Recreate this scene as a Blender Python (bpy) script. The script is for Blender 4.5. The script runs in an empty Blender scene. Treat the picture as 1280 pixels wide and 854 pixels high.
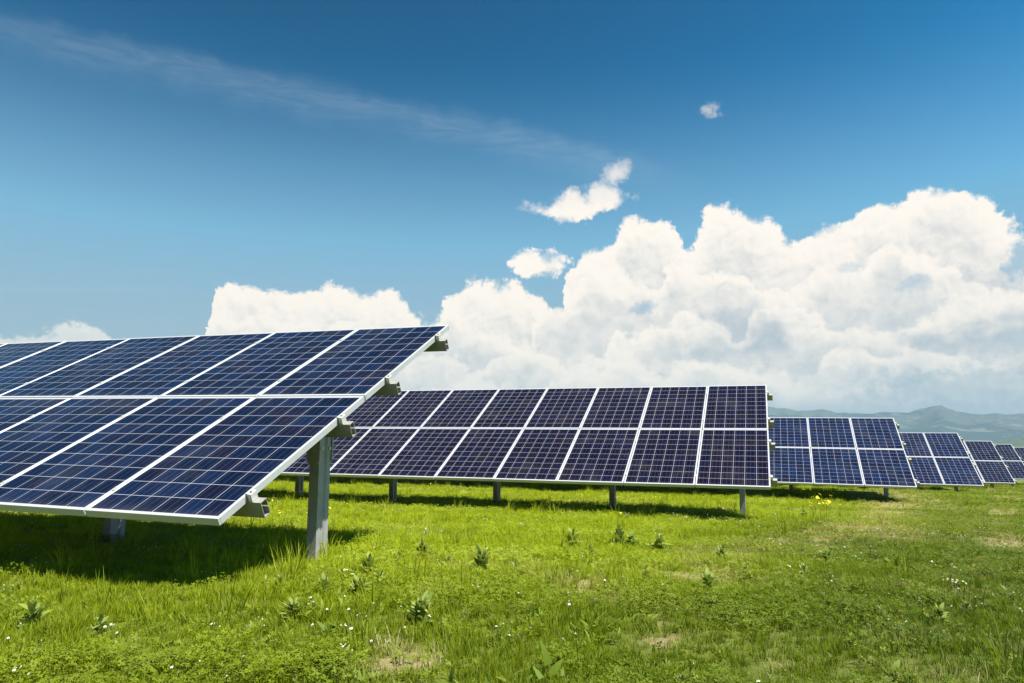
import bpy, math, random
import numpy as np
from mathutils import Matrix, Vector

random.seed(7)
rng = np.random.default_rng(11)
SC = bpy.context.scene
COL = SC.collection
CAMZ = 0.85                       # camera height; all fitted heights are relative to it
R = math.radians

# ------------------------------------------------------------------ helpers
def tag(o, label=None, cat=None, group=None, kind=None):
    if label: o['label'] = label
    if cat: o['category'] = cat
    if group: o['group'] = group
    if kind: o['kind'] = kind
    return o

class MB:
    """collects boxes / prisms and links them as one mesh"""
    def __init__(s): s.v = []; s.f = []
    def box(s, x0, x1, y0, y1, z0, z1):
        b = len(s.v)
        s.v += [(x0,y0,z0),(x1,y0,z0),(x1,y1,z0),(x0,y1,z0),(x0,y0,z1),(x1,y0,z1),(x1,y1,z1),(x0,y1,z1)]
        s.f += [tuple(b+i for i in q) for q in ((0,3,2,1),(4,5,6,7),(0,1,5,4),(1,2,6,5),(2,3,7,6),(3,0,4,7))]
        return s
    def prism(s, pts, axis, a, b):
        """2-D outline (ccw) extruded along axis from a to b"""
        n = len(pts); k = len(s.v)
        def P(p, t):
            return {'x': (t,p[0],p[1]), 'y': (p[0],t,p[1]), 'z': (p[0],p[1],t)}[axis]
        s.v += [P(p, a) for p in pts] + [P(p, b) for p in pts]
        s.f.append(tuple(k+i for i in reversed(range(n)))); s.f.append(tuple(k+n+i for i in range(n)))
        for i in range(n):
            j = (i+1) % n
            s.f.append((k+i, k+j, k+n+j, k+n+i))
        return s
    def mesh(s, name, mat, bevel=0):
        me = bpy.data.meshes.new(name); me.from_pydata(s.v, [], s.f); me.update()
        import bmesh
        bm = bmesh.new(); bm.from_mesh(me)
        bmesh.ops.recalc_face_normals(bm, faces=bm.faces)
        if bevel:
            bmesh.ops.bevel(bm, geom=[e for e in bm.edges], offset=bevel, segments=1, affect='EDGES', clamp_overlap=True)
        bm.to_mesh(me); bm.free()
        me.materials.append(mat)
        return me

def link(name, me, parent=None, mat4=None):
    o = bpy.data.objects.new(name, me); COL.objects.link(o)
    if parent: o.parent = parent
    if mat4 is not None: o.matrix_local = mat4
    return o

def np_mesh(name, co, faces, mat=None, smooth=False):
    me = bpy.data.meshes.new(name)
    co = np.asarray(co, np.float32); faces = np.asarray(faces, np.int32)
    me.vertices.add(len(co)); me.vertices.foreach_set('co', co.ravel())
    k = faces.shape[1]
    me.loops.add(faces.size); me.loops.foreach_set('vertex_index', faces.ravel())
    me.polygons.add(len(faces))
    me.polygons.foreach_set('loop_start', np.arange(0, faces.size, k, dtype=np.int32))
    me.update(calc_edges=True); me.validate()
    me.polygons.foreach_set('use_smooth', [smooth]*len(me.polygons))
    if mat: me.materials.append(mat)
    return me

class NT:
    """terse node-tree writer"""
    def __init__(s, tree): s.t = tree
    def n(s, typ, ins=None, **kw):
        nd = s.t.nodes.new(typ)
        for k, v in kw.items(): setattr(nd, k, v)
        for k, v in (ins or {}).items(): s.set(nd.inputs[k], v)
        return nd
    def set(s, sock, v):
        if isinstance(v, bpy.types.NodeSocket): s.t.links.new(v, sock)
        else: sock.default_value = v
    def m(s, op, a, b=None, c=None, clamp=False):
        nd = s.n('ShaderNodeMath', operation=op, use_clamp=clamp)
        for i, v in enumerate((a, b, c)):
            if v is not None: s.set(nd.inputs[i], v)
        return nd.outputs[0]
    def vm(s, op, a, b=None):
        nd = s.n('ShaderNodeVectorMath', operation=op)
        s.set(nd.inputs[0], a)
        if b is not None:
            s.set(nd.inputs['Scale'] if op == 'SCALE' else nd.inputs[1], b)
        return nd.outputs['Value'] if op in ('LENGTH','DOT_PRODUCT') else nd.outputs[0]
    def step(s, x, lo, hi):
        nd = s.n('ShaderNodeMapRange', interpolation_type='SMOOTHSTEP', clamp=True)
        s.set(nd.inputs['Value'], x); s.set(nd.inputs['From Min'], lo); s.set(nd.inputs['From Max'], hi)
        return nd.outputs[0]
    def mix(s, f, a, b, mode='MIX'):
        nd = s.n('ShaderNodeMix', data_type='RGBA', blend_type=mode)
        s.set(nd.inputs[0], f)
        for k, v in ((6, a), (7, b)):
            s.set(nd.inputs[k], (*v, 1) if isinstance(v, tuple) and len(v) == 3 else v)
        return nd.outputs[2]
    def noise(s, vec, scale, detail=4, rough=.5, dim='3D', dist=0, out=0):
        nd = s.n('ShaderNodeTexNoise', noise_dimensions=dim)
        s.set(nd.inputs['Vector'], vec); s.set(nd.inputs['Scale'], scale)
        s.set(nd.inputs['Detail'], detail); s.set(nd.inputs['Roughness'], rough); s.set(nd.inputs['Distortion'], dist)
        return nd.outputs[out]

def material(name):
    m = bpy.data.materials.new(name); m.use_nodes = True
    m.node_tree.nodes.clear()
    t = NT(m.node_tree)
    out = t.n('ShaderNodeOutputMaterial')
    return m, t, out
def principled(t, out, **kw):
    b = t.n('ShaderNodeBsdfPrincipled')
    for k, v in kw.items():
        k = k.replace('_', ' ')
        t.set(b.inputs[k], (*v, 1) if isinstance(v, tuple) and len(v) == 3 and 'Color' in k else v)
    t.t.links.new(b.outputs[0], out.inputs['Surface'])
    return b

# ------------------------------------------------------------------ the land
GY = [-40, -5, 0, 4.8, 12, 14.6, 17.3, 20.5, 24.6, 27.8, 32.2, 35.3, 41, 50, 62, 80, 120, 300, 700, 1500]
GZ = [.55, .32, .11, -.07, -.365, -.46, -.51, -.48, -.74, -.77, -1.06, -1.12, -1.43, -1.74, -2.4, -4.0, -9, -32, -58, -66]
_w = [(rng.uniform(0, 2*math.pi), rng.uniform(.6, 3.2), rng.uniform(0, 6.28)) for _ in range(14)]
def wob(x, y, k=1.0, n=14):
    """cheap smooth noise in about [-1, 1]"""
    s = 0
    for a, f, p in _w[:n]:
        s = s + np.sin((x*math.cos(a)+y*math.sin(a))*f*k+p+1.7*np.sin(f*k*.6*(y*math.cos(a)-x*math.sin(a))))
    return s/(n*.5)**.5/1.6
def ground_z(x, y):
    x = np.asarray(x, float); y = np.asarray(y, float)
    z = np.interp(y, GY, GZ)
    fade = np.clip(1-np.hypot(x, y)/120, 0, 1)
    return z + fade*(.018*wob(x, y, .8)+.012*wob(x+9, y-4, 2.2)) + np.clip((np.abs(x)-60)/400, 0, 1)*(-.5)

CF = np.array([-0.34299008, 0.93014403, 0.13111025]); CR = np.array([0.93848545, 0.34527294, 0.00562605]); CU = np.array([0.04003578, -0.12497474, 0.99135183])
FPX = 893.95
def spot(px, py):
    """the point of the field that the photograph shows at this pixel"""
    d = CF+CR*(px-640)/FPX-CU*(py-427)/FPX
    lo, hi = .5, 400.
    for _ in range(50):
        k = (lo+hi)/2; p = d*k
        if p[2]+CAMZ > float(ground_z(p[0], p[1])): lo = k
        else: hi = k
    return d[0]*lo, d[1]*lo

# bare and dry patches (photo pixel, radius m, strength)
_bare = [((745,738),.34,1),((720,742),.2,.8),((814,789),.22,.9),((484,824),.24,1),((460,806),.2,.9),((500,838),.2,.8),((1120,811),.2,.95),((1140,806),.12,.7),
         ((1174,824),.10,.9),((1224,704),.28,.8),((1242,733),.25,.9),((1277,815),.16,.9),((1275,680),.5,.9),((640,741),.25,.55),((850,715),.7,.45),
         ((690,730),.5,.4),((530,780),.3,.5),((335,820),.2,.5),((1010,700),.5,.35),((1252,795),.18,.6),((880,800),.2,.4),((1030,842),.12,.8),((560,745),.4,.35)]
BARE = [(*spot(*p), r*.48, s*.95) for p, r, s in _bare]
BAND = [spot(*p) for p in ((930,692),(985,682),(1040,672),(1100,660),(1152,648),(1200,641),(1250,633))]
PATH = [spot(*p) for p in ((1180,850),(1220,780),(1250,720),(1262,680),(1262,650),(1255,628))]
def seg_dist(x, y, pts):
    d = np.full(np.shape(x), 1e9)
    for (ax, ay), (bx, by) in zip(pts, pts[1:]):
        L = (bx-ax)**2+(by-ay)**2
        t = np.clip(((x-ax)*(bx-ax)+(y-ay)*(by-ay))/L, 0, 1)
        d = np.minimum(d, np.hypot(x-ax-t*(bx-ax), y-ay-t*(by-ay)))
    return d
def bare(x, y):
    x = np.asarray(x, float); y = np.asarray(y, float)
    b = np.zeros(np.shape(x))
    wx = x+.16*wob(x, y, 4); wy = y+.16*wob(x+5, y+3, 4)
    for bx, by, r, s in BARE:
        b = np.maximum(b, s*np.exp(-(((wx-bx)**2+((wy-by)*.75)**2)/r**2)))
    return b
def dry(x, y):
    """0 lush ... 1 straw"""
    x = np.asarray(x, float); y = np.asarray(y, float)
    d = bare(x, y)*.9
    d = np.maximum(d, .75*np.exp(-(seg_dist(x, y, BAND)/(.45+.02*y))**2)*(0.75+.35*wob(x, y, 1.9)))
    d = np.maximum(d, .35*np.exp(-(seg_dist(x, y, PATH)/.5)**2)*(0.7+.5*wob(x, y, 2.3)))
    d = d + .19*np.clip(wob(x-3, y+8, .9), -1, 1)+.20*np.clip(wob(x, y+20, 2.6), -1, 1)+.10*np.clip(wob(x+40, y, 6), -1, 1)
    return np.clip(d+.02+.02*np.clip((x+1.4-.2*y)/1.5, 0, 1), 0, 1)
def lush(x, y):
    """1 bright yellow-green meadow (left, round the arrays), 0 the darker trodden turf at the right"""
    x = np.asarray(x, float); y = np.asarray(y, float)
    az = np.degrees(np.arctan2(x, np.maximum(y, .01)))
    edge = -1.7 + .2*np.minimum(y, 30) + .5*wob(x, y, .7)          # x where the mown strip begins
    a = 1/(1+np.exp(np.clip((x-edge)/.6, -40, 40)))
    a = a*(1-.25*np.clip((y-14)/20, 0, 1))+.3*np.clip((y-9)/8, 0, 1)*(1-a)
    near = np.clip((y-2.6-.22*np.clip(x+4, 0, 8)+.3*wob(x+2, y, 1.3))/1.6, 0, 1)
    return np.clip(a*(.55+.45*near), 0, 1)

# ground sheet: fine near the camera, growing to the horizon
def axis(lo, hi, step, far, g=1.16):
    a = list(np.arange(lo, hi, step)); s = step
    while a[-1] < far: s *= g; a.append(a[-1]+s)
    s = step; b = []
    c = lo
    while c > -far: s *= g; c -= s; b.append(c)
    return np.array(b[::-1]+a)
xs = axis(-7, 9, .14, 16000); ys = axis(1.2, 14, .14, 16000)
X, Y = np.meshgrid(xs, ys)
Z = ground_z(X, Y)
nx, ny = len(xs), len(ys)
ii = (np.arange(ny-1)[:, None]*nx+np.arange(nx-1)[None]).ravel()
gfaces = np.stack([ii, ii+1, ii+1+nx, ii+nx], 1)

m_ground, t, out = material('field_soil_and_turf')
pos = t.n('ShaderNodeNewGeometry').outputs['Position']
a_dry = t.n('ShaderNodeAttribute', attribute_name='dry').outputs['Fac']
a_bare = t.n('ShaderNodeAttribute', attribute_name='bare').outputs['Fac']
a_lush = t.n('ShaderNodeAttribute', attribute_name='lush').outputs['Fac']
n1 = t.noise(pos, 9, 6, .65); n2 = t.noise(pos, .5, 4, .6); n3 = t.noise(pos, 45, 5, .7)
green = t.mix(a_lush, (.070,.100,.016), (.200,.240,.018))
green = t.mix(t.step(n1, .3, .7), green, t.mix(.55, green, (.05,.05,.015)))
green = t.mix(t.m('MULTIPLY', t.step(n2, .45, .75), .45), green, (.24,.22,.05))
straw = t.mix(t.step(n3, .3, .7), (.20,.16,.075), (.34,.28,.15))
c = t.mix(t.m('MULTIPLY', t.step(a_dry, .25, .8), t.step(n1, .35, .6)), green, straw)
soil = t.mix(t.step(n3, .35, .7), (.17,.125,.06), (.31,.25,.14))
c = t.mix(t.step(t.m('ADD', a_bare, t.m('MULTIPLY', t.m('SUBTRACT', n1, .5), 1.3)), .35, .75), c, soil)
b = principled(t, out, Base_Color=c, Roughness=.95)
b.inputs['Specular IOR Level'].default_value = .1
bp = t.n('ShaderNodeBump', {'Strength': .9, 'Distance': .03, 'Height': t.m('ADD', n1, t.m('MULTIPLY', n3, .5))})
t.t.links.new(bp.outputs[0], b.inputs['Normal'])

gm = np_mesh('ground', np.stack([X.ravel(), Y.ravel(), Z.ravel()], 1), gfaces, m_ground, True)
for nm, fn in (('dry', dry), ('bare', bare), ('lush', lush)):
    at = gm.attributes.new(nm, 'FLOAT', 'POINT')
    at.data.foreach_set('value', np.asarray(fn(X.ravel(), Y.ravel()), np.float32))
g = link('ground', gm); tag(g, 'grassy field sloping gently away under the solar rows', 'ground', kind='structure')

# ------------------------------------------------------------------ materials of the arrays
def cell_material(name, ca, cb, cc, rough):
    m, t, out = material(name)
    uv = t.n('ShaderNodeUVMap', uv_map='UVMap').outputs[0]
    sp = t.n('ShaderNodeSeparateXYZ', {0: uv})
    u, v = sp.outputs[0], sp.outputs[1]
    P = .1602; mu = (.998-6*P)/2; mv = (1.653-10*P)/2
    cu = t.m('DIVIDE', t.m('SUBTRACT', u, mu), P); cv = t.m('DIVIDE', t.m('SUBTRACT', v, mv), P)
    fu = t.m('FRACT', cu); fv = t.m('FRACT', cv)
    iu = t.m('FLOOR', cu); iv = t.m('FLOOR', cv)
    rnd = t.n('ShaderNodeObjectInfo').outputs['Random']
    cell = t.n('ShaderNodeCombineXYZ', {0: iu, 1: iv, 2: t.m('MULTIPLY', rnd, 91.7)}).outputs[0]
    wn = t.n('ShaderNodeTexWhiteNoise', {'Vector': cell}, noise_dimensions='3D')
    h = wn.outputs['Value']
    sph = t.n('ShaderNodeSeparateColor', {0: wn.outputs['Color']})
    # crystal grain of each cell
    gv = t.vm('ADD', t.vm('SCALE', uv, 1.0), t.vm('SCALE', cell, 3.7))
    vor = t.n('ShaderNodeTexVoronoi', {'Vector': gv, 'Scale': 75.0}, voronoi_dimensions='2D', feature='F1')
    grain = t.n('ShaderNodeSeparateColor', {0: vor.outputs['Color']}).outputs[0]
    base = t.mix(t.step(h, .35, .75), ca, cb)
    base = t.mix(t.m('MULTIPLY', t.step(sph.outputs[1], .5, 1.0), .8), base, cc)
    base = t.mix(t.m('MULTIPLY', grain, .35), base, t.mix(.5, base, cc))
    def near(x, c, w): return t.m('LESS_THAN', t.m('ABSOLUTE', t.m('SUBTRACT', x, c)), w)
    w = .00125/P
    bus = t.m('MAXIMUM', near(fu, .1667, w*.8), t.m('MAXIMUM', near(fu, .5, w*.8), near(fu, .8333, w*.8)))
    base = t.mix(t.m('MULTIPLY', bus, .30), base, (.20,.21,.24))
    gap = .0019/P
    inside = t.m('MULTIPLY', near(fu, .5, .5-gap), near(fv, .5, .5-gap))
    inside = t.m('MULTIPLY', inside, t.m('MULTIPLY', near(cu, 3, 3), near(cv, 5, 5)))
    col = t.mix(inside, (.35,.36,.39), base)
    dust = t.noise(t.n('ShaderNodeNewGeometry').outputs['Position'], 2.3, 6, .6)
    edge = t.m('SUBTRACT', 1, t.step(v, .0, .10))                    # dust that gathers at the lower rim of a module
    d = t.m('ADD', t.m('MULTIPLY', t.step(dust, .45, .8), .035), t.m('MULTIPLY', edge, .03))
    col = t.mix(d, col, (.42,.38,.32))
    b = principled(t, out, Base_Color=col, Roughness=rough, IOR=1.33)
    r2 = t.m('ADD', rough, t.m('MULTIPLY', t.step(dust, .3, .8), .10))
    t.t.links.new(r2, b.inputs['Roughness'])
    return m
m_blue = cell_material('polycrystalline_blue', (.0024,.0058,.0200), (.0042,.0108,.036), (.0056,.0046,.0140), .09)
m_violet = cell_material('polycrystalline_violet', (.0041,.0037,.0135), (.0045,.0051,.020), (.0070,.0045,.0115), .11)
m_steelblue = cell_material('polycrystalline_bright', (.0030,.0086,.034), (.0045,.0130,.047), (.0045,.0056,.0195), .11)

def metal_material(name, col, rough, metallic, streak=.25, cold=(.5,.5,.5)):
    m, t, out = material(name)
    pos = t.n('ShaderNodeTexCoord').outputs['Object']
    n = t.noise(pos, 14, 5, .6); n2 = t.noise(pos, 90, 3, .6)
    c = t.mix(t.m('MULTIPLY', t.step(n, .3, .75), streak), col, tuple(x*.62 for x in col))
    c = t.mix(t.m('MULTIPLY', t.step(n2, .55, .75), streak*.6), c, tuple(min(1, x*1.35) for x in col))
    b = principled(t, out, Base_Color=c, Roughness=t.m('ADD', rough, t.m('MULTIPLY', n, .18)), Metallic=metallic)
    return m
m_alu = metal_material('anodised_aluminium', (.47,.48,.48), .38, .20, .12)
m_galv = metal_material('galvanised_steel', (.37,.365,.36), .48, .25, .40)
m_purlin = metal_material('rolled_zinc_steel', (.31,.30,.275), .45, .35, .35)
m_clamp = metal_material('clamp_aluminium', (.55,.545,.49), .38, .35, .15)
m_bolt = metal_material('zinc_bolt', (.55,.55,.52), .35, .7, .3)

# ------------------------------------------------------------------ module, purlin, post meshes
MW, ML, WX, LY = .998, 1.653, 1.0106, 1.6696
def glass_mesh(mat):
    me = bpy.data.meshes.new('solar_panel')
    z0, z1 = -.008, -.0015
    x0, x1, y0, y1 = .006, MW-.006, .006, ML-.006
    v = [(x0,y0,z0),(x1,y0,z0),(x1,y1,z0),(x0,y1,z0),(x0,y0,z1),(x1,y0,z1),(x1,y1,z1),(x0,y1,z1)]
    f = [(0,3,2,1),(4,5,6,7),(0,1,5,4),(1,2,6,5),(2,3,7,6),(3,0,4,7)]
    me.from_pydata(v, [], f); me.update()
    uv = me.uv_layers.new(name='UVMap')
    for lp in me.loops:
        c = me.vertices[lp.vertex_index].co
        uv.data[lp.index].uv = (c.x, c.y)
    me.materials.append(mat)
    return me
G_MESH = {k: glass_mesh(m) for k, m in (('blue', m_blue), ('violet', m_violet), ('bright', m_steelblue))}
fr = MB(); fw = .0105; fh = .046
fe = .0165                                         # the end rails are a little wider than the side rails
fr.box(0, MW, 0, fe, -fh, 0).box(0, MW, ML-fe, ML, -fh, 0).box(0, fw, fe+.0002, ML-fe-.0002, -fh, 0).box(MW-fw, MW, fe+.0002, ML-fe-.0002, -fh, 0)
F_MESH = fr.mesh('frame', m_alu, .0012)
NP = 18                                            # module columns of a row (the part of it the photo could show)
LEN = NP*WX
def purlin_mesh(n):
    """hollow rolled section lying under the modules, closed towards the front, a slot along its back; local x = along row, y = up-slope, z = normal"""
    L0, L1 = -(n*WX)-.08, .085
    th, h, w = .0045, .102, .056
    pts = [(0,0),(w,0),(w,h*.46),(w-th,h*.46),(w-th,th),(th,th),(th,h-th),(w-th,h-th),(w-th,h*.54),(w,h*.54),(w,h),(0,h)]
    return MB().prism(pts, 'x', L0, L1).mesh('purlin', m_purlin)
def clamp_mesh():
    c = MB()
    c.box(.0035, .030, -.020, .036, .0, .0535)       # block against the module's side
    c.prism([(.0005,.0475),(.016,.0475),(.016,.0555),(-.012,.0555),(-.012,.0515),(.0005,.0515)][::-1], 'y', -.018, .034)
    c.box(.012, .026, .001, .015, .0537, .066)       # bolt head
    return c.mesh('end_clamp', m_clamp, .0015)
CL_MESH = clamp_mesh()
MC_MESH = MB().box(-.017, .017, -.022, .022, .0012, .0042).prism([(.007*math.cos(a), .007*math.sin(a)) for a in [k*math.pi/3 for k in range(6)]], 'z', .0043, .011).mesh('mid_clamp', m_clamp)
def post_mesh(top, bottom):
    """rolled C/sigma post: web on the right (+x), flanges pointing left, a stiffening groove in the web"""
    th, d, w = .005, .150, .085
    pts = [(w/2, -d/2), (w/2, -.030), (w/2-.014, -.018), (w/2-.014, .018), (w/2, .030), (w/2, d/2),
           (-w/2, d/2), (-w/2, d/2-.022), (-w/2+th, d/2-.022), (-w/2+th, d/2-th), (w/2-th, d/2-th), (w/2-th, .033), (w/2-.014-th, .020),
           (w/2-.014-th, -.020), (w/2-th, -.033), (w/2-th, -d/2+th), (-w/2+th, -d/2+th), (-w/2+th, -d/2+.022), (-w/2, -d/2+.022), (-w/2, -d/2)]
    return MB().prism(pts, 'z', bottom, top).mesh('support_post', m_galv)
def head_mesh(top, slope):
    """U-bracket that grips the post and carries the rafter: two cheek plates (front and rear of the post) and a web on the left"""
    h = MB()
    for y0, y1, sg in ((-.090, -.0775, -1), (.0775, .090, 1)):
        lo = top-.26; hi = top+.115+sg*.04
        h.prism([(-.060, lo+.03), (-.040, lo), (.034, lo), (.054, lo+.03), (.054, hi-.03), (.034, hi), (-.040, hi), (-.060, hi-.03)], 'y', y0, y1)
    h.box(-.0655, -.0602, -.0899, .0899, top-.22, top+.07)
    return h.mesh('mounting_head', m_galv)
BOLT_F = MB().prism([(.016*math.cos(a), .016*math.sin(a)) for a in [k*math.pi/3 for k in range(6)]], 'y', -.010, 0).mesh('bolt', m_bolt)
BOLT_R = MB().prism([(.014*math.cos(a), .014*math.sin(a)) for a in [k*math.pi/3 for k in range(6)]], 'x', 0, .010).mesh('bolt', m_bolt)
def rafter_mesh():
    """C-profile under the purlins, its ends cut to a taper; local y up-slope, z normal"""
    r = MB()
    side = [(-3.10,.078),(-2.45,0),(-.75,0),(-.16,.06),(-.16,.10),(-3.10,.10)]
    r.prism(side, 'x', .031, .035)
    r.box(-.035, .0308, -3.10, -.16, .0958, .0998); r.box(-.035, .0308, -2.45, -.75, .0002, .004)
    return r.mesh('rafter', m_galv)
RAFTER = rafter_mesh()
TOP = -.262/math.cos(R(28))                          # post top below the module plane
POST = post_mesh(TOP, -1.95); HEAD = head_mesh(TOP, R(28))
PURLIN = purlin_mesh(NP)

ROWS = [  # fitted top right corner of each row, grade, heading, tilt, cells, label
 ((-2.933, 6.205, 1.065), -.0091, .0074, .4772, 'blue', 'nearest solar panel row, cut off at the left edge, one tall post in front'),
 ((-.139, 13.429, .928), -.0021, .0116, .4997, 'violet', 'long dark violet solar panel row standing in the middle, directly behind the nearest row'),
 ((2.775, 20.375, .515), -.0077, -.0086, .4782, 'bright', 'blue solar panel row just right of the violet row, three columns of modules in view'),
 ((5.654, 27.775, .195), -.0015, -.0048, .4856, 'bright', 'fourth solar panel row going back, two columns of modules showing before the mountains'),
 ((8.399, 35.299, -.086), -.0009, -.0046, .4900, 'blue', 'fifth solar panel row going back, only its last column of modules in full view'),
 ((10.895, 42.298, -.256), -.0002, -.0010, .4890, 'blue', 'sixth solar panel row, small and distant, a pale post showing under its right end'),
 ((13.45, 49.5, -.47), 0, 0, .4890, 'blue', 'farthest solar panel row, a sliver at the right edge of the photo'),
]
def row_frame(gr, hd, tilt):
    d = np.array([math.cos(gr)*math.cos(hd), math.cos(gr)*math.sin(hd), math.sin(gr)])
    n0 = np.array([-math.sin(hd), math.cos(hd), 0]); s = n0*math.cos(tilt)+np.array([0,0,1])*math.sin(tilt)
    s = s-d*(s@d); s /= np.linalg.norm(s)
    return d, s, np.cross(d, s)
def M4(d, s, n, o):
    return Matrix(((d[0],s[0],n[0],o[0]),(d[1],s[1],n[1],o[1]),(d[2],s[2],n[2],o[2]),(0,0,0,1)))
POSTS = []
first = None
for ri, (O, gr, hd, tilt, cells, label) in enumerate(ROWS):
    O = np.array(O)+np.array([0,0,CAMZ])
    d, s, n = row_frame(gr, hd, tilt)
    base = O-s*1.6; base[2] = float(ground_z(base[0], base[1]))
    root = bpy.data.objects.new('solar_array', None); COL.objects.link(root); root.location = base
    root.empty_display_size = .3
    tag(root, label, 'solar array', 'rows of solar panels across the field')
    L = lambda P: np.asarray(P)-base
    # modules: a frame inset by half a gap
    gx = (WX-MW)/2; gl = (LY-ML)/2
    for i in range(NP):
        for j in range(2):
            e = rng.normal(0, 1, 4)
            o = O-d*(WX*(i+1)-gx+e[0]*.0006)-s*(LY*(j+1)-gl+e[1]*.0012)+n*(e[2]*.0008)
            # modules never sit perfectly in one plane
            nn = n+d*e[3]*.0012; nn /= np.linalg.norm(nn); dd = np.cross(s, nn)
            p = link('solar_panel', G_MESH[cells], root, M4(dd, s, nn, L(o)))
            link('frame', F_MESH, p)
    if ri < 2:                                        # mid clamps bridge the gaps between neighbouring modules
        for i in range(1, 9):
            for q in (.335, 1.335, 2.065, 3.085):
                link('mid_clamp', MC_MESH, root, M4(d, s, n, L(O-d*(WX*i)-s*q)))
    for q in (.335, 1.335, 2.065, 3.085):
        pu = link('purlin', PURLIN, root, M4(d, s, n, L(O-s*q-n*(.0462+.102+.001))))
        link('end_clamp', CL_MESH, pu, Matrix.Translation((0, .018, .103)))
    k = .43 if ri else .42
    while k < LEN:
        P = O-d*k-s*1.6
        po = link('support_post', POST, root, Matrix.Translation(Vector(L(P)))@Matrix.Rotation(hd, 4, 'Z'))
        link('mounting_head', HEAD, po)
        if ri == 0 and k < 5:                          # bolts only where the photo is close enough to show them
            for z in (TOP-.16, TOP-.04, TOP+.045): link('bolt', BOLT_F, po, Matrix.Translation((0, -.0902, z)))
            for yy in (-.052, .052): link('bolt', BOLT_R, po, Matrix.Translation((.0427, yy, TOP-.14)))
        link('rafter', RAFTER, root, M4(d, s, n, L(O-d*k-n*.2515)))
        POSTS.append((P[0], P[1]))
        k += 2.065

# ------------------------------------------------------------------ plants
def leaf_material(name, ca, cb, dryc, trans=.35, rough=.55, by_map=True):
    """blade colour: mixes by the plant's own tint and by the position in the meadow"""
    m, t, out = material(name)
    tint = t.n('ShaderNodeAttribute', attribute_name='tint', attribute_type='INSTANCER').outputs['Fac']
    lsh = t.n('ShaderNodeAttribute', attribute_name='lush', attribute_type='INSTANCER').outputs['Fac']
    bl = t.n('ShaderNodeAttribute', attribute_name='blade').outputs['Fac']       # random per blade
    rn = t.n('ShaderNodeObjectInfo').outputs['Random']
    c = t.mix(lsh, ca, cb) if by_map else t.mix(rn, ca, cb)
    c = t.mix(t.m('MULTIPLY', t.m('POWER', rn, 2.0), .75), c, t.mix(1.0, c, (.42,.50,.5), 'MULTIPLY'))
    c = t.mix(t.m('MULTIPLY', t.step(bl, .55, 1.0), .35), c, (.30,.32,.04))
    f = t.step(t.m('ADD', tint, t.m('MULTIPLY', t.m('SUBTRACT', bl, .5), .75)),   .30, .85)
    c = t.mix(f, c, dryc)
    b = t.n('ShaderNodeBsdfPrincipled')
    t.set(b.inputs['Base Color'], c); b.inputs['Roughness'].default_value = rough; b.inputs['Specular IOR Level'].default_value = .16
    tr = t.n('ShaderNodeBsdfTranslucent', {'Color': t.mix(.6, c, t.mix(1, c, (1.5,1.5,.5), 'MULTIPLY'))})
    mx = t.n('ShaderNodeMixShader', {0: trans, 1: b.outputs[0], 2: tr.outputs[0]})
    t.t.links.new(mx.outputs[0], out.inputs['Surface'])
    return m
m_grass = leaf_material('meadow_grass', (.098,.150,.007), (.360,.420,.012), (.46,.40,.18), .5)
m_clover = leaf_material('clover_leaf', (.088,.136,.008), (.300,.370,.012), (.34,.30,.10), .4)
m_straw = leaf_material('dry_grass', (.26,.23,.10), (.34,.30,.13), (.42,.36,.20), .25)
m_herb = leaf_material('herb_leaf', (.095,.150,.014), (.270,.335,.030), (.30,.27,.10), .3)
m_weed = leaf_material('weed_leaf', (.200,.260,.058), (.270,.325,.075), (.2,.2,.1), .25, .6, False)

def ribbons(specs, segs=3):
    """specs: list of (root xyz, azimuth, lean0, lean1, length, width, rnd, cup) -> verts, quads, per-vertex rnd"""
    V = []; F = []; A = []
    for (x, y, z), az, l0, l1, ln, w, rn in specs:
        p = np.array([x, y, z], float); side = np.array([-math.sin(az), math.cos(az), 0])
        k = len(V)
        for i in range(segs+1):
            u = i/segs
            ww = w*(1-u**1.8)*.5+.0004 if w < .02 else w*math.sin(math.pi*min(1, .12+.86*u))**.8*.5
            V += [p-side*ww, p+side*ww]; A += [rn, rn]
            a = l0+(l1-l0)*u
            p = p+np.array([math.cos(az)*math.sin(a), math.sin(az)*math.sin(a), math.cos(a)])*ln/segs
        for i in range(segs):
            F.append((k+2*i, k+2*i+1, k+2*i+3, k+2*i+2))
    return V, F, A
def plant_mesh(name, specs, mat, segs=3, extra=None):
    V, F, A = ribbons(specs, segs)
    me = np_mesh(name, V, F, mat, True)
    at = me.attributes.new('blade', 'FLOAT', 'POINT'); at.data.foreach_set('value', np.asarray(A, np.float32))
    return me
def tuft(n, rad, h0, h1, w, lean=.9):
    sp = []
    for _ in range(n):
        r = rad*math.sqrt(random.random()); a = random.uniform(0, 6.283)
        az = a+random.gauss(0, .9)
        h = random.uniform(h0, h1)
        sp.append(((r*math.cos(a), r*math.sin(a), -.01), az, random.uniform(0, .45), random.uniform(.3, lean+.4), h, w*random.uniform(.7, 1.3), random.random()))
    return sp
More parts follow.
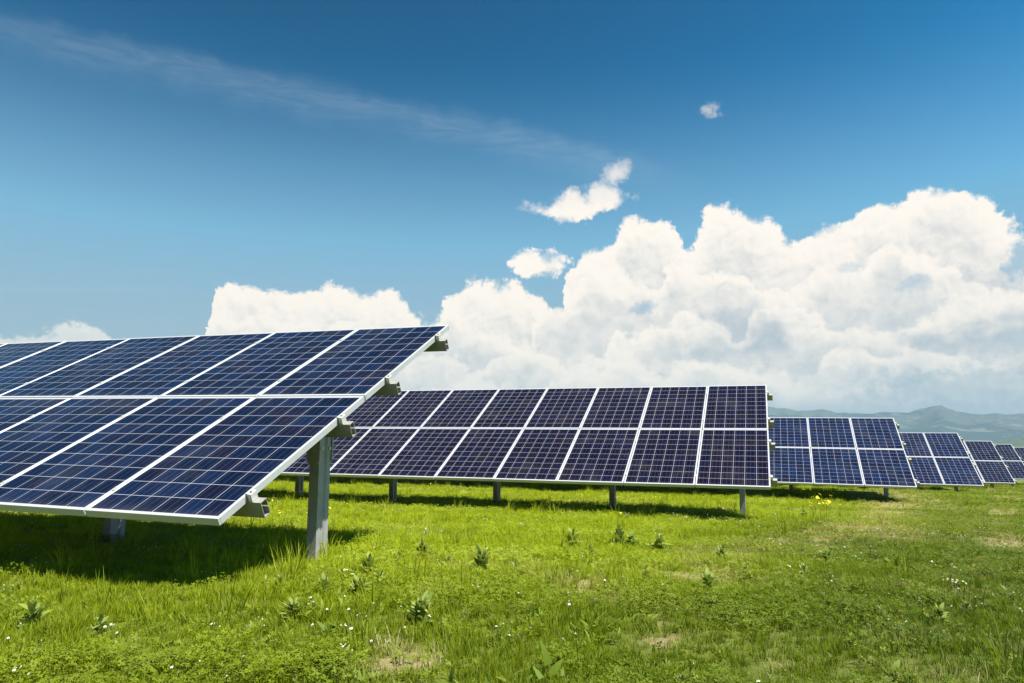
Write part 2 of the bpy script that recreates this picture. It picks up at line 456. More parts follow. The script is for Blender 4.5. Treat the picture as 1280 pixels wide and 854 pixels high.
def clover(n, rad):
    V = []; F = []; A = []
    for _ in range(n):
        r = rad*math.sqrt(random.random()); a = random.uniform(0, 6.283)
        c = np.array([r*math.cos(a), r*math.sin(a), random.uniform(.015, .06)])
        rn = random.random(); t0 = random.uniform(0, 6.28); L = random.uniform(.004, .010)
        tx, ty = random.gauss(0, .35), random.gauss(0, .35)
        for q in range(3):
            t1 = t0+q*2.094; k = len(V)
            for da, rr in ((0, 0), (-.55, .75), (-.3, 1.05), (.3, 1.05), (.55, .75)):
                dx, dy = L*rr*math.cos(t1+da), L*rr*math.sin(t1+da)
                V.append(c+np.array([dx, dy, tx*dx+ty*dy+.15*L*rr])); A.append(rn)
            F += [(k, k+1, k+2, k+2), (k, k+2, k+3, k+3), (k, k+3, k+4, k+4)]
    return V, F, A
def tri_mesh(name, V, F, A, mat):
    F = [f[:3] for f in F]
    me = np_mesh(name, V, F, mat, False)
    at = me.attributes.new('blade', 'FLOAT', 'POINT'); at.data.foreach_set('value', np.asarray(A, np.float32))
    return me

def scatter(name, label, cat, pts, scale, variants, tint, lsh):
    """ONE stuff object: points that carry instanced tufts of variants"""
    n = len(pts)
    pts = np.asarray(pts, np.float32)
    me = bpy.data.meshes.new(name); me.vertices.add(n); me.vertices.foreach_set('co', pts.ravel())
    def attr(nm, typ, val, key):
        a = me.attributes.new(nm, typ, 'POINT'); a.data.foreach_set(key, np.asarray(val, np.float32 if typ != 'INT' else np.int32).ravel())
    rot = np.stack([rng.normal(0, .12, n), rng.normal(0, .12, n), rng.uniform(0, 6.283, n)], 1)
    attr('rot', 'FLOAT_VECTOR', rot, 'vector'); attr('scl', 'FLOAT', scale, 'value')
    attr('pick', 'INT', rng.integers(0, len(variants), n), 'value')
    attr('tint', 'FLOAT', tint, 'value'); attr('lush', 'FLOAT', lsh, 'value')
    me.update()
    o = link(name, me); tag(o, label, cat, kind='stuff')
    ng = bpy.data.node_groups.new(name+'_scatter', 'GeometryNodeTree')
    ng.interface.new_socket('Geometry', in_out='INPUT', socket_type='NodeSocketGeometry')
    ng.interface.new_socket('Geometry', in_out='OUTPUT', socket_type='NodeSocketGeometry')
    N = ng.nodes; K = ng.links
    gi = N.new('NodeGroupInput'); go = N.new('NodeGroupOutput')
    mp = N.new('GeometryNodeMeshToPoints'); K.new(gi.outputs[0], mp.inputs['Mesh'])
    jn = N.new('GeometryNodeJoinGeometry')
    for vme in variants:
        vo = bpy.data.objects.new(vme.name, vme)
        oi = N.new('GeometryNodeObjectInfo'); oi.inputs['Object'].default_value = vo; oi.inputs['As Instance'].default_value = True
        K.new(oi.outputs['Geometry'], jn.inputs[0])
    ip = N.new('GeometryNodeInstanceOnPoints'); ip.inputs['Pick Instance'].default_value = True
    K.new(mp.outputs[0], ip.inputs['Points']); K.new(jn.outputs[0], ip.inputs['Instance'])
    def na(nm, typ):
        a = N.new('GeometryNodeInputNamedAttribute'); a.data_type = typ; a.inputs['Name'].default_value = nm; return a.outputs[0]
    K.new(na('pick', 'INT'), ip.inputs['Instance Index'])
    er = N.new('FunctionNodeEulerToRotation'); K.new(na('rot', 'FLOAT_VECTOR'), er.inputs[0]); K.new(er.outputs[0], ip.inputs['Rotation'])
    K.new(na('scl', 'FLOAT'), ip.inputs['Scale'])
    K.new(ip.outputs[0], go.inputs[0])
    md = o.modifiers.new('scatter', 'NODES'); md.node_group = ng
    return o

def wedge(bands, a0=-68, a1=32):
    """random points of the field seen from about the camera: bands of (r0, r1, per square metre)"""
    P = []
    for r0, r1, rho in bands:
        n = int(.5*R(a1-a0)*(r1*r1-r0*r0)*rho)
        r = np.sqrt(rng.uniform(r0*r0, r1*r1, n)); a = np.radians(rng.uniform(a0, a1, n))
        P.append(np.stack([r*np.sin(a), r*np.cos(a)], 1))
    return np.concatenate(P)
def lift(xy, dz=0): return np.column_stack([xy, ground_z(xy[:, 0], xy[:, 1])+dz])
def keep(xy, prob): return xy[rng.random(len(xy)) < prob]

# short meadow grass
xy = wedge([(1.3,3,680),(3,5,540),(5,8,340),(8,12,190),(12,20,90),(20,35,32),(35,60,10),(60,95,3)])
xy = keep(xy, 1-.85*np.clip(bare(xy[:,0], xy[:,1])*1.5-.25, 0, 1))
rr = np.hypot(xy[:,0], xy[:,1]); D = dry(xy[:,0], xy[:,1]); LU = lush(xy[:,0], xy[:,1])
sc = (.40+.40*np.clip(.5+.9*wob(xy[:,0], xy[:,1], 1.9), 0, 1)*np.clip(.7+.6*wob(xy[:,0]-9, xy[:,1], 5.5), .3, 1.3)*(.45+.55*LU)+.10*LU)*rng.uniform(.7, 1.35, len(xy))*(1+np.clip((rr-14)/40, 0, .8))*(1-.35*D)
short = [plant_mesh('grass_tuft', tuft(22, .062, .045, .115, .0056, .9), m_grass) for _ in range(6)]
scatter('meadow_grass', 'short sunlit green grass covering the field', 'grass', lift(xy), sc, short, D, LU)
# clover and small herb leaves between the blades
xy = wedge([(1.3,3,120),(3,5,100),(5,8,80),(8,14,50),(14,24,16)])
cl = np.clip(.45+1.1*wob(xy[:,0]+30, xy[:,1], 1.6), .06, 1)
xy = keep(xy, cl*(1-.8*np.clip(bare(xy[:,0], xy[:,1])*1.5, 0, 1)))
D = dry(xy[:,0], xy[:,1]); LU = lush(xy[:,0], xy[:,1])
clv = [tri_mesh('clover_patch', *clover(60, .085), m_clover) for _ in range(5)]
scatter('clover', 'low clover and herb leaves among the grass', 'ground cover', lift(xy, .008), rng.uniform(.7, 1.35, len(xy)), clv, D*.7, LU*.9)
# taller grass round the posts and below the rows
xy = wedge([(2.2,6,36),(6,12,22),(12,24,11),(24,45,4)])
q = .05+.0*xy[:,0]
for px, py in POSTS: q = np.maximum(q, np.exp(-((xy[:,0]-px)**2+(xy[:,1]-py)**2)/.09))
hx, hy = spot(330, 705); q = np.maximum(q, .85*np.exp(-(((xy[:,0]-hx)/.75)**2+((xy[:,1]-hy)/.45)**2)))
hx, hy = spot(420, 690); q = np.maximum(q, .7*np.exp(-(((xy[:,0]-hx)/.8)**2+((xy[:,1]-hy)/.4)**2)))
q = np.maximum(q, .42*lush(xy[:,0], xy[:,1])*np.clip(wob(xy[:,0]+3, xy[:,1]-11, 1.0), 0, 1))
xy = keep(xy, q)
D = dry(xy[:,0], xy[:,1]); LU = lush(xy[:,0], xy[:,1])
tall = [plant_mesh('tall_grass_tuft', tuft(20, .05, .11, .24, .0050, .7), m_grass, 4) for _ in range(4)]
scatter('tall_grass', 'taller bright grass growing round the posts and shadow edges', 'grass', lift(xy), rng.uniform(.6, 1.15, len(xy)), tall, D*.6, LU)
# straw
xy = wedge([(1.3,4,150),(4,8,90),(8,14,45),(14,30,14)])
xy = keep(xy, np.clip(dry(xy[:,0], xy[:,1])*1.1-.27, 0, 1)*(1-.5*np.clip(bare(xy[:,0], xy[:,1])*1.3, 0, 1)))
straw_v = [plant_mesh('straw_tuft', tuft(14, .06, .03, .09, .0032, 1.6), m_straw) for _ in range(3)]
scatter('dry_grass', 'dry straw-coloured grass on the worn patches', 'grass', lift(xy), rng.uniform(.7, 1.3, len(xy)), straw_v, .3+.6*rng.random(len(xy)), np.ones(len(xy))*.5)

# broad little herbs that make patches of leafy texture in the turf
def herb(n, L0, L1):
    sp = []
    for k in range(n):
        az = k*2.4+random.gauss(0, .4); ln = random.uniform(L0, L1)
        l0 = random.uniform(.25, 1.1)
        sp.append(((random.gauss(0, .016), random.gauss(0, .016), random.uniform(0, .02)), az, l0, l0+random.uniform(.2, .8), ln, ln*random.uniform(.28, .48), random.random()))
    return sp
hb = [plant_mesh('herb', herb(random.randint(7, 16), .014, .036), m_herb, 4) for _ in range(6)]
xy = wedge([(1.3,3,150),(3,5,110),(5,8,70),(8,13,34),(13,24,9)])
xy = keep(xy, np.clip(.35+1.1*wob(xy[:,0]-17, xy[:,1]+6, 1.9), .05, 1)*(1-.7*np.clip(bare(xy[:,0], xy[:,1])*1.5, 0, 1)))
D = dry(xy[:,0], xy[:,1]); LU = lush(xy[:,0], xy[:,1])
scatter('herbs', 'small broad-leaved herbs mixed into the turf', 'ground cover', lift(xy, -.004), rng.uniform(.6, 1.35, len(xy))*np.where(rng.random(len(xy)) < .06, 1.8, 1), hb, D*.5, LU)
# white flowers
m_petal, t, out = material('white_petal'); principled(t, out, Base_Color=(.82,.82,.78), Roughness=.6)
m_core, t, out = material('yellow_floret'); principled(t, out, Base_Color=(.86,.64,.015), Roughness=.7)
m_stalk, t, out = material('green_stalk'); principled(t, out, Base_Color=(.08,.13,.03), Roughness=.6)
def flower_mesh(name, heads, petal, core, R0, npet=9):
    """stalks with small rayed heads; heads: list of (x, y, height)"""
    V = []; F = []; MI = []
    def quad(a, b, c, d, mi):
        k = len(V); V.extend([a, b, c, d]); F.append((k, k+1, k+2, k+3)); MI.append(mi)
    for hx, hy, h in heads:
        w = .0012; bx, by = hx*.6, hy*.6
        quad((bx-w,by,-.01), (bx+w,by,-.01), (hx+w,hy,h), (hx-w,hy,h), 2); quad((bx,by-w,-.01), (bx,by+w,-.01), (hx,hy+w,h), (hx,hy-w,h), 2)
        tx, ty = random.gauss(-.1, .35), random.gauss(-.25, .35); r0 = R0*random.uniform(.75, 1.2)
        def pt(r, a, dz=0): x = r*math.cos(a); y = r*math.sin(a); return (hx+x, hy+y, h+tx*x+ty*y+dz)
        ph = random.random()*6
        for i in range(npet):
            a = ph+i*6.2832/npet; da = 2.5/npet
            quad(pt(r0*.22, a-da*.5), pt(r0*.9, a-da), pt(r0, a, .003), pt(r0*.9, a+da), 0)
        for i in range(6):
            a = i*1.0472
            quad(pt(0, 0, .005), pt(r0*.36, a, .002), pt(r0*.36, a+.5236, .002), pt(r0*.36, a+1.0472, .002), 1)
    me = np_mesh(name, V, F)
    for m in (petal, core, m_stalk): me.materials.append(m)
    me.polygons.foreach_set('material_index', MI)
    return me
wf = []
for k in range(4):
    hs = [(random.gauss(0, .05), random.gauss(0, .05), random.uniform(.035, .085)) for _ in range(1+k)]
    wf.append(flower_mesh('white_flower', hs, m_petal, m_core if k % 2 else m_petal, .0043))
pts = wedge([(1.6,4,46),(4,8,30),(8,13,20),(13,30,4)], -60, 22)
q = .10+.75*np.clip(wob(pts[:,0]-6, pts[:,1]+2, 1.2)-.25, 0, 1)
for (px, py), r, s_ in (((905,650),1.1,1), ((860,648),.9,1), ((880,660),.7,.9), ((230,815),.35,.9), ((285,800),.3,.7), ((110,830),.3,.6), ((470,805),.35,.9), ((470,775),.3,.8), ((300,760),.4,.4), ((610,815),.3,.7), ((680,690),.5,.4), ((1120,745),.6,.7), ((1160,790),.4,.7), ((960,690),.6,.6), ((1060,690),.8,.6), ((760,735),.4,.6), ((1010,668),1.2,.7), ((640,645),1.2,.35), ((520,636),1.6,.4)):
    sx, sy = spot(px, py); q = np.maximum(q, s_*np.exp(-((pts[:,0]-sx)**2+((pts[:,1]-sy)*.8)**2)/r**2))
pts = keep(pts, np.clip(q*.55, 0, 1))
scatter('white_flowers', 'tiny white wildflowers dotted through the grass', 'wildflowers', lift(pts), rng.uniform(.75, 1.35, len(pts)), wf, np.zeros(len(pts)), np.ones(len(pts)))
yf = [flower_mesh('yellow_flower', [(random.gauss(0, .06), random.gauss(0, .06), random.uniform(.08, .17)) for _ in range(2)], m_core, m_core, .012) for _ in range(3)]
pts = wedge([(4.5,8,.8),(8,14,.9),(14,26,.5)], -50, 20)
pts = keep(pts, np.clip(wob(pts[:,0]+14, pts[:,1]+5, .6)*.9-.1, 0, 1)*lush(pts[:,0], pts[:,1]))
scatter('yellow_flowers', 'scattered small yellow wildflowers in the meadow', 'wildflowers', lift(pts), rng.uniform(.8, 1.3, len(pts)), yf, np.zeros(len(pts)), np.ones(len(pts)))

# broad-leaved weeds: one plant each
def weed_specs(n, h, wide):
    sp = []
    for k in range(n):
        u = k/n; az = k*2.4+random.gauss(0, .3)
        z = h*(.02+.60*u); ln = h*(.55-.22*u)*random.uniform(.55, 1.2)
        l0 = 1.0-.5*u+random.gauss(0, .32)
        sp.append(((0.006*math.cos(az), 0.006*math.sin(az), z), az, l0, l0+random.uniform(.1, .8), ln, wide*ln*random.uniform(.8, 1.2), random.random()))
    return sp
WV = []
for n, h, wd in ((26,.14,.46),(32,.17,.44),(24,.10,.50),(36,.15,.46),(26,.18,.42)):
    WV.append(plant_mesh('broadleaf_weed', weed_specs(n, h, wd)+[((0,0,-.02), 0, .02, .05, h*.55, .008, .3), ((0,0,-.02), 1.57, .02, .05, h*.55, .008, .3)], m_weed, 5))
WEEDS = [((524,699),1,1.0,'upright grey-green weed by itself in front of the middle of the long violet row'),
 ((602,717),1,1.15,'tall grey-green weed with crowded pale leaves, alone in the meadow right of the front post'),
 ((645,717),2,1.0,'low pale-leaved weed just right of the tall crowded weed'),
 ((524,778),3,1.15,'wide dark-hearted weed rosette beside the bare soil in the centre foreground'),
 ((718,690),4,1.0,'tallest weed of the close trio in front of the violet row'),
 ((736,697),2,.95,'right-hand small weed of the close trio in front of the violet row'),
 ((709,699),2,.8,'lowest weed of the close trio in front of the violet row'),
 ((774,683),3,.95,'bushy weed between the close trio and the right post of the violet row'),
 ((789,684),0,.8,'small weed touching the right side of a bushy weed before the violet row'),
 ((824,690),4,.85,'thin weed below the last full panel columns of the violet row'),
 ((882,739),1,.95,'grey-green weed on trodden turf right of the sandy bare patch'),
 ((715,726),2,1.0,'spreading weed at the edge of the sandy bare patch'),
 ((806,732),2,1.05,'flat spreading weed right of the sandy bare patch'),
 ((462,726),4,1.05,'tallest weed in the clump right of the front post'),
 ((448,748),3,1.05,'broad weed at the lower edge of the clump right of the front post'),
 ((476,736),0,1.0,'weed on the right side of the clump right of the front post'),
 ((441,727),0,.9,'weed on the left side of the clump right of the front post'),
 ((402,744),1,.85,'weed standing between the clump and the row shadow, below the front post'),
 ((364,776),3,.95,'dark low weed among white flowers under the front post'),
 ((352,739),4,.75,'slender weed left below the front post, just outside the shadow'),
 ((330,736),0,.75,'small weed at the sunlit edge of the nearest row shadow'),
 ((127,795),0,.9,'dark weed in bright grass below the nearest row'),
 ((37,788),4,1.0,'upright weed at the far left of the foreground'),
 ((908,703),4,.75,'thin dark weed beside the straw patch in front of the violet row end'),
 ((1036,706),1,.7,'dark weed in trodden turf under the yellow flowers'),
 ((1005,721),2,.9,'low dark weed in trodden turf, left of another dark weed'),
 ((890,760),0,.8,'pale weed tuft in the mid foreground right of centre'),
 ((1064,813),2,1.0,'flat pale-leaved rosette near the bottom of the trodden turf'),
 ((1172,779),3,.85,'leafy low weed among white flowers at the right'),
 ((1208,767),2,.9,'low weed at the right beside a worn spot'),
 ((1063,646),4,.8,'dark weed standing in front of the three-column blue row'),
 ((1005,650),0,.9,'dark weed right under the yellow flower clumps'),
 ((1150,645),3,.9,'pale shrubby weed on the dry straw strip'),
 ((500,706),0,.8,'small weed between the front post clump and the violet row'),
 ((560,706),2,.8,'little pale weed left of the tall crowded weed'),
 ((1030,648),2,.8,'low green weed between the yellow flower clumps')]
for (px, py), v, s_, lab in WEEDS:
    x, y = spot(px, py)
    o = link('broadleaf_weed', WV[v]); o.location = (x, y, float(ground_z(x, y))-.005)
    f = 1.15*s_*random.uniform(.92, 1.08)*min(1.35, max(.8, y/5.0)); o.scale = (f, f, f*random.uniform(.9, 1.15)); o.rotation_euler = (random.gauss(0, .1), random.gauss(0, .1), random.uniform(0, 6.28))
    tag(o, lab, 'weed', 'broad-leaved weeds in the meadow')
# yellow flower clumps right of the violet row
def yellow_clump(n, sp, h):
    return flower_mesh('yellow_flower_clump', [(random.gauss(0, sp), random.gauss(0, sp*.7), random.uniform(h*.6, h)*1.25) for _ in range(n)], m_core, m_core, .019, 10)
YV = [yellow_clump(9, .10, .26), yellow_clump(14, .15, .30), yellow_clump(6, .09, .22)]
for (px, py), v, lab in (((1004,639),1,'largest bright yellow flower clump behind the others, right of the violet row end'),
  ((989,641),0,'small yellow flower clump left of the largest one'),
  ((1026,640),2,'small yellow flower clump right of the largest one'),
  ((1032,656),1,'bright yellow flower clump nearest the straw strip'),
  ((1027,650),2,'sparse yellow flowers just behind the clump nearest the straw strip')):
    x, y = spot(px, py)
    o = link('yellow_flower_clump', YV[v]); o.location = (x, y, float(ground_z(x, y))); o.rotation_euler.z = random.uniform(0, 6.28)
    tag(o, lab, 'flowers', 'yellow flower clumps by the rows')

# ------------------------------------------------------------------ mountains, hill, air
RIDGE = [(-90,2.0),(-70,1.7),(-55,2.1),(-40,1.8),(-25,2.2),(-12,1.9),(-5,2.2),(-0.58,2.09),(0.54,2.02),(1.53,1.8),(2.57,1.87),(3.28,1.94),(4.12,1.7),(4.85,1.58),(5.53,1.63),(6.91,1.68),(8.7,1.61),(9.49,1.85),(10.27,2.01),(10.65,2.11),(11.02,1.94),(11.74,1.74),(12.69,1.57),(13.53,1.51),(14.4,1.5),(15.26,1.49),(20,1.7),(27,1.3),(40,1.9),(60,1.5)]
def mountain_material(name, ca, cb, cc, sc):
    m, t, out = material(name)
    pos = t.n('ShaderNodeNewGeometry').outputs['Position']
    n1 = t.noise(pos, sc, 8, .6); n2 = t.noise(pos, sc*4, 6, .65)
    c = t.mix(t.step(n1, .42, .56), ca, cb); c = t.mix(t.m('MULTIPLY', t.step(n2, .56, .66), .7), c, cc)
    b = principled(t, out, Base_Color=c, Roughness=1.0)
    bp = t.n('ShaderNodeBump', {'Strength': 1.0, 'Distance': .12/sc, 'Height': t.m('ADD', n1, t.m('MULTIPLY', n2, .4))})
    t.t.links.new(bp.outputs[0], b.inputs['Normal'])
    return m
m_mount = mountain_material('mountain_slope', (.022,.040,.034), (.060,.072,.060), (.15,.14,.125), .0013)
m_hill = mountain_material('wooded_hill', (.030,.050,.018), (.045,.070,.025), (.07,.08,.03), .006)
def fbm(a, b, seed, octv=6, ridged=True):
    r = np.random.default_rng(seed); s = 0; amp = 1.0; tot = 0; f = 1.0
    for _ in range(octv):
        w = 0
        for _k in range(4):
            th = r.uniform(0, 6.283); ph = r.uniform(0, 6.283)
            w = w+np.sin(f*(a*math.cos(th)+b*math.sin(th))*2.2+ph+.8*np.sin(f*1.3*(a*math.sin(th)-b*math.cos(th))+ph*2))
        w = w/2.6
        s = s+amp*((1-2*np.abs(w)) if ridged else w); tot += amp; amp *= .52; f *= 2.03
    return s/tot
def range_mesh(name, az0, az1, na, r0, rc, r1, nr, crest, mat, amp, seed, freq):
    az = np.linspace(az0, az1, na); u = np.linspace(0, 1, nr)
    A, U = np.meshgrid(az, u)
    rad = np.where(U < .62, r0+(rc-r0)*U/.62, rc+(r1-rc)*(U-.62)/.38)
    x = rad*np.sin(np.radians(A)); y = rad*np.cos(np.radians(A))
    prof = np.where(U < .62, np.sin(np.pi/2*U/.62)**1.25, np.cos(np.pi/2*(U-.62)/.38)**.9)
    el = np.interp(A, [c[0] for c in crest], [c[1] for c in crest])
    top = rc*np.tan(np.radians(el))+CAMZ
    nz = fbm(x*freq, y*freq, seed)
    z = -72+(top+72)*prof+amp*(top+30)*nz*prof*np.clip(np.abs(U-.62)/.2, 0, 1)
    co = np.stack([x.ravel(), y.ravel(), z.ravel()], 1)
    i = (np.arange(nr-1)[:, None]*na+np.arange(na-1)[None]).ravel()
    return np_mesh(name, co, np.stack([i, i+1, i+1+na, i+na], 1), mat, True)
mo = link('mountains', range_mesh('mountains', -85, 50, 1100, 5200, 8000, 10500, 70, RIDGE, m_mount, .24, 5, .0021))
tag(mo, 'hazy blue mountain range along the horizon', 'mountains', kind='structure')
HC = [(6,-.6),(9,-.55),(11.5,-.45),(12.95,-.42),(13.76,-.2),(14.47,.0),(15.16,.15),(17,.45),(20,.7),(25,.6),(30,.2),(36,-.3)]
hi = link('hill', range_mesh('hill', 6, 36, 320, 3000, 4200, 5000, 40, HC, m_hill, .10, 9, .003))
tag(hi, 'darker low hill in front of the mountains at the right', 'hill', kind='structure')

m_haze, t, out = material('hazy_air')
vol = t.n('ShaderNodeVolumePrincipled'); vol.inputs['Color'].default_value = (.27,.42,.57,1); vol.inputs['Density'].default_value = 1.0e-4
vol.inputs['Anisotropy'].default_value = .0
t.t.links.new(vol.outputs[0], out.inputs['Volume'])
hz = link('haze', MB().box(-16600, 16600, -16600, 16600, -76, 345).mesh('haze', m_haze)); tag(hz, 'thin blue haze in front of the mountains', 'haze', kind='stuff')

# ------------------------------------------------------------------ sky
SUN = Vector((.40, -.07, 1.0)).normalized()
EL = math.asin(SUN.z); AZ = math.atan2(SUN.x, SUN.y)
BG = .10
EXPO = 1.2
W = bpy.data.worlds.new('World'); SC.world = W; W.use_nodes = True
W.node_tree.nodes.clear(); t = NT(W.node_tree)
wout = t.n('ShaderNodeOutputWorld'); bg = t.n('ShaderNodeBackground'); bg.inputs['Strength'].default_value = BG
t.t.links.new(bg.outputs[0], wout.inputs[0])
sky = t.n('ShaderNodeTexSky', sky_type='NISHITA', sun_disc=False, sun_elevation=EL, sun_rotation=AZ, altitude=300, air_density=1.0, dust_density=.6, ozone_density=2.2)
dirv = t.n('ShaderNodeTexCoord').outputs['Generated']
sp = t.n('ShaderNodeSeparateXYZ', {0: dirv})
az = t.m('MULTIPLY', t.m('ARCTAN2', sp.outputs[0], sp.outputs[1]), 57.29578)
el = t.m('MULTIPLY', t.m('ARCSINE', sp.outputs[2]), 57.29578)
P2 = t.n('ShaderNodeCombineXYZ', {0: az, 1: el, 2: 0.0}).outputs[0]
def curve(x, pts, lo, hi):
    """piecewise-linear function of x given by pts, through a float curve"""
    nd = t.n('ShaderNodeFloatCurve')
    ymax = 40.0
    cm = nd.mapping; c = cm.curves[0]
    P = [((a-lo)/(hi-lo), b/ymax) for a, b in pts]
    while len(c.points) < len(P): c.points.new(.5, .5)
    for p, (a, b_) in zip(c.points, P): p.location = (a, b_); p.handle_type = 'VECTOR'
    cm.extend = 'HORIZONTAL'; cm.update()
    t.set(nd.inputs['Value'], t.m('DIVIDE', t.m('SUBTRACT', x, lo), hi-lo))
    return t.m('MULTIPLY', nd.outputs[0], ymax)
CA = [(-100,0.0),(-95,5),(-85,7.5),(-78,8.5),(-70,5.5),(-62,5.0),(-58.54,5.83),(-56.13,6.71),(-54.85,7.04),(-53.5,7.05),(-52.37,7.36),(-51.2,7.57),(-50.21,7.21),(-49.58,6.59),(-48.6,5.47),(-45.26,5.65),(-43.74,7.2),(-43.4,9.82),(-43.24,11.02),(-42.61,11.66),(-41.94,11.84),(-41.19,11.6),(-40.32,11.49),(-38.84,11.12),(-37.36,11.16),(-35.56,11.45),(-33.73,11.62),(-32.16,11.13),(-30.6,11.51),(-29.31,10.87),(-28.01,10.09),(-27.04,9.42),(-26.33,9.05),(-25.9,10.46),(-25.34,11.37),(-24.31,11.96),(-22.88,12.49),(-20.93,12.64),(-19.61,12.08),(-18.5,11.51),(-16.68,10.1),(-15.65,10.22),(-13.85,9.88),(-12.7,9.23),(-10.64,7.29),(-8.21,4.12),(-6,0)]
CB = [(-18,0),(-17.02,4.79),(-16.36,9.26),(-16.16,12.32),(-15.57,13.08),(-14.71,14.26),(-13.41,14.8),(-12.18,15.27),(-11.9,16.56),(-10.79,17.2),(-9.5,17.33),(-8.05,16.88),(-7.06,16.16),(-6.78,14.79),(-5.73,14.73),(-5.19,16.4),(-4.79,17.34),(-3.79,17.86),(-2.64,17.53),(-1.64,16.97),(-0.47,16.51),(0.55,15.94),(1.77,14.82),(3.02,15.05),(4.88,15.66),(6.7,16.51),(7.61,16.67),(8.68,16.35),(9.55,16.44),(9.9,17.26),(10.74,17.78),(12.31,17.29),(13.58,16.49),(14.66,15.57),(14.82,14.75),(15.89,14.21),(16.29,12.59),(16.86,11.73),(18.18,12.55),(20.78,10.65),(24.11,7.81),(30,5.5),(40,9),(55,7),(70,3),(80,0)]
# warp the coordinates so that outlines are ragged at every scale
w1 = t.noise(P2, .55, 3, .5, '2D', out=1); w2 = t.noise(P2, 2.1, 4, .6, '2D', out=1)
wv = t.vm('ADD', t.vm('SCALE', t.vm('SUBTRACT', w1, (.5,.5,.5)), 1.1), t.vm('SCALE', t.vm('SUBTRACT', w2, (.5,.5,.5)), .75))
PW = t.vm('ADD', P2, wv)
ws = t.n('ShaderNodeSeparateXYZ', {0: PW}); azw, elw = ws.outputs[0], ws.outputs[1]
fA = t.m('SUBTRACT', curve(azw, CA, -100, 80), elw)
fB = t.m('SUBTRACT', curve(azw, CB, -100, 80), elw)
F = t.m('MAXIMUM', fA, fB)
BL = [(-16.6,17.95,3.0,.9),(-14.49,18.43,2.4,1.1),(-12.91,19.0,1.9,1.25),(-11.97,20.3,1.4,1.0),(-11.05,21.0,.8,.7),(-10.06,18.69,.77,.38),(-18.18,13.79,2.31,1.09),(-16.87,14.16,1.28,.9),(-19.75,13.67,.9,.71),(-4.11,24.59,.75,.55)]
FS = None
for cx, cy, a_, b_ in BL:
    dx = t.m('DIVIDE', t.m('SUBTRACT', azw, cx), a_); dy = t.m('DIVIDE', t.m('SUBTRACT', elw, cy), b_)
    q = t.m('MULTIPLY', t.m('SUBTRACT', 1, t.m('ADD', t.m('MULTIPLY', dx, dx), t.m('MULTIPLY', dy, dy))), min(a_, b_)*.8)
    FS = q if FS is None else t.m('MAXIMUM', FS, q)
F = t.m('MAXIMUM', F, t.m('ADD', FS, .12))
# thin places where the blue shows through
HOLE = None
HN = t.noise(P2, 1.3, 4, .6, '2D')
for cx, cy, a_, b_, s_ in ((-9.65,9.99,.8,.42,.62),(9.58,10.62,.9,.45,.42),(5.45,12.26,.8,.28,.30),(15.9,11.5,.9,1.0,.8),(13.5,3.3,6.5,1.3,.60),(16.5,6.4,2.4,.7,.4),(6,4.2,4,.8,.3),(-54,6.6,7.5,1.8,.40)):
    dx = t.m('DIVIDE', t.m('SUBTRACT', azw, cx), a_); dy = t.m('DIVIDE', t.m('SUBTRACT', elw, cy), b_)
    q = t.m('ADD', t.m('ADD', t.m('MULTIPLY', dx, dx), t.m('MULTIPLY', dy, dy)), t.m('MULTIPLY', t.m('SUBTRACT', HN, .5), 3.6))
    q = t.m('SUBTRACT', 1, t.m('MULTIPLY', t.m('SUBTRACT', 1, t.step(q, .0, 2.4)), s_))
    HOLE = q if HOLE is None else t.m('MULTIPLY', HOLE, q)
# puffs: a cauliflower height field, evaluated twice for the light that comes over the viewer's right shoulder
gp = bpy.data.node_groups.new('puffs', 'ShaderNodeTree')
gp.interface.new_socket('V', in_out='INPUT', socket_type='NodeSocketVector'); gp.interface.new_socket('H', in_out='OUTPUT', socket_type='NodeSocketFloat'); gp.interface.new_socket('L', in_out='OUTPUT', socket_type='NodeSocketFloat')
tg = NT(gp); gin = tg.n('NodeGroupInput'); gout = tg.n('NodeGroupOutput')
wn_ = tg.noise(gin.outputs[0], 1.6, 3, .55, '2D', out=1)
pv = tg.vm('ADD', gin.outputs[0], tg.vm('SCALE', tg.vm('SUBTRACT', wn_, (.5,.5,.5)), .5))
def puff(scale, smooth):
    v = tg.n('ShaderNodeTexVoronoi', {'Vector': pv, 'Scale': scale, 'Smoothness': smooth}, voronoi_dimensions='2D', feature='SMOOTH_F1')
    dd = v.outputs['Distance']
    return tg.m('SUBTRACT', 1, tg.m('MULTIPLY', dd, 1.1))
pf = [(puff(s_, q_), a_) for s_, q_, a_ in ((.33,.25,1.0),(.75,.25,.50),(1.7,.25,.20),(3.9,.22,.07),(9,.22,.022))]
hsum = None
for k, (p_, a_) in enumerate(pf):
    q = tg.m('MULTIPLY', p_, a_); hsum = q if hsum is None else tg.m('ADD', hsum, q)
    if k == 1: low = tg.m('ADD', hsum, tg.m('MULTIPLY', pf[2][0], .09))
gp.links.new(tg.m('DIVIDE', hsum, 1.8), gout.inputs[0]); gp.links.new(tg.m('DIVIDE', low, 1.6), gout.inputs[1])
def puffs(v):
    nd = t.n('ShaderNodeGroup'); nd.node_tree = gp; t.set(nd.inputs[0], v); return nd.outputs
H0 = puffs(P2)[0]
fine = t.noise(P2, 3.2, 6, .62, '2D')
S = t.m('ADD', F, t.m('ADD', t.m('MULTIPLY', t.m('SUBTRACT', H0, .56), 1.7), t.m('MULTIPLY', t.m('SUBTRACT', fine, .5), .55)))
soft = t.m('ADD', t.m('ADD', .48, t.m('MULTIPLY', t.step(el, 17.4, 18.6), .5)), t.m('MULTIPLY', t.step(t.noise(P2, .5, 2, .5, '2D'), .45, .7), .5))
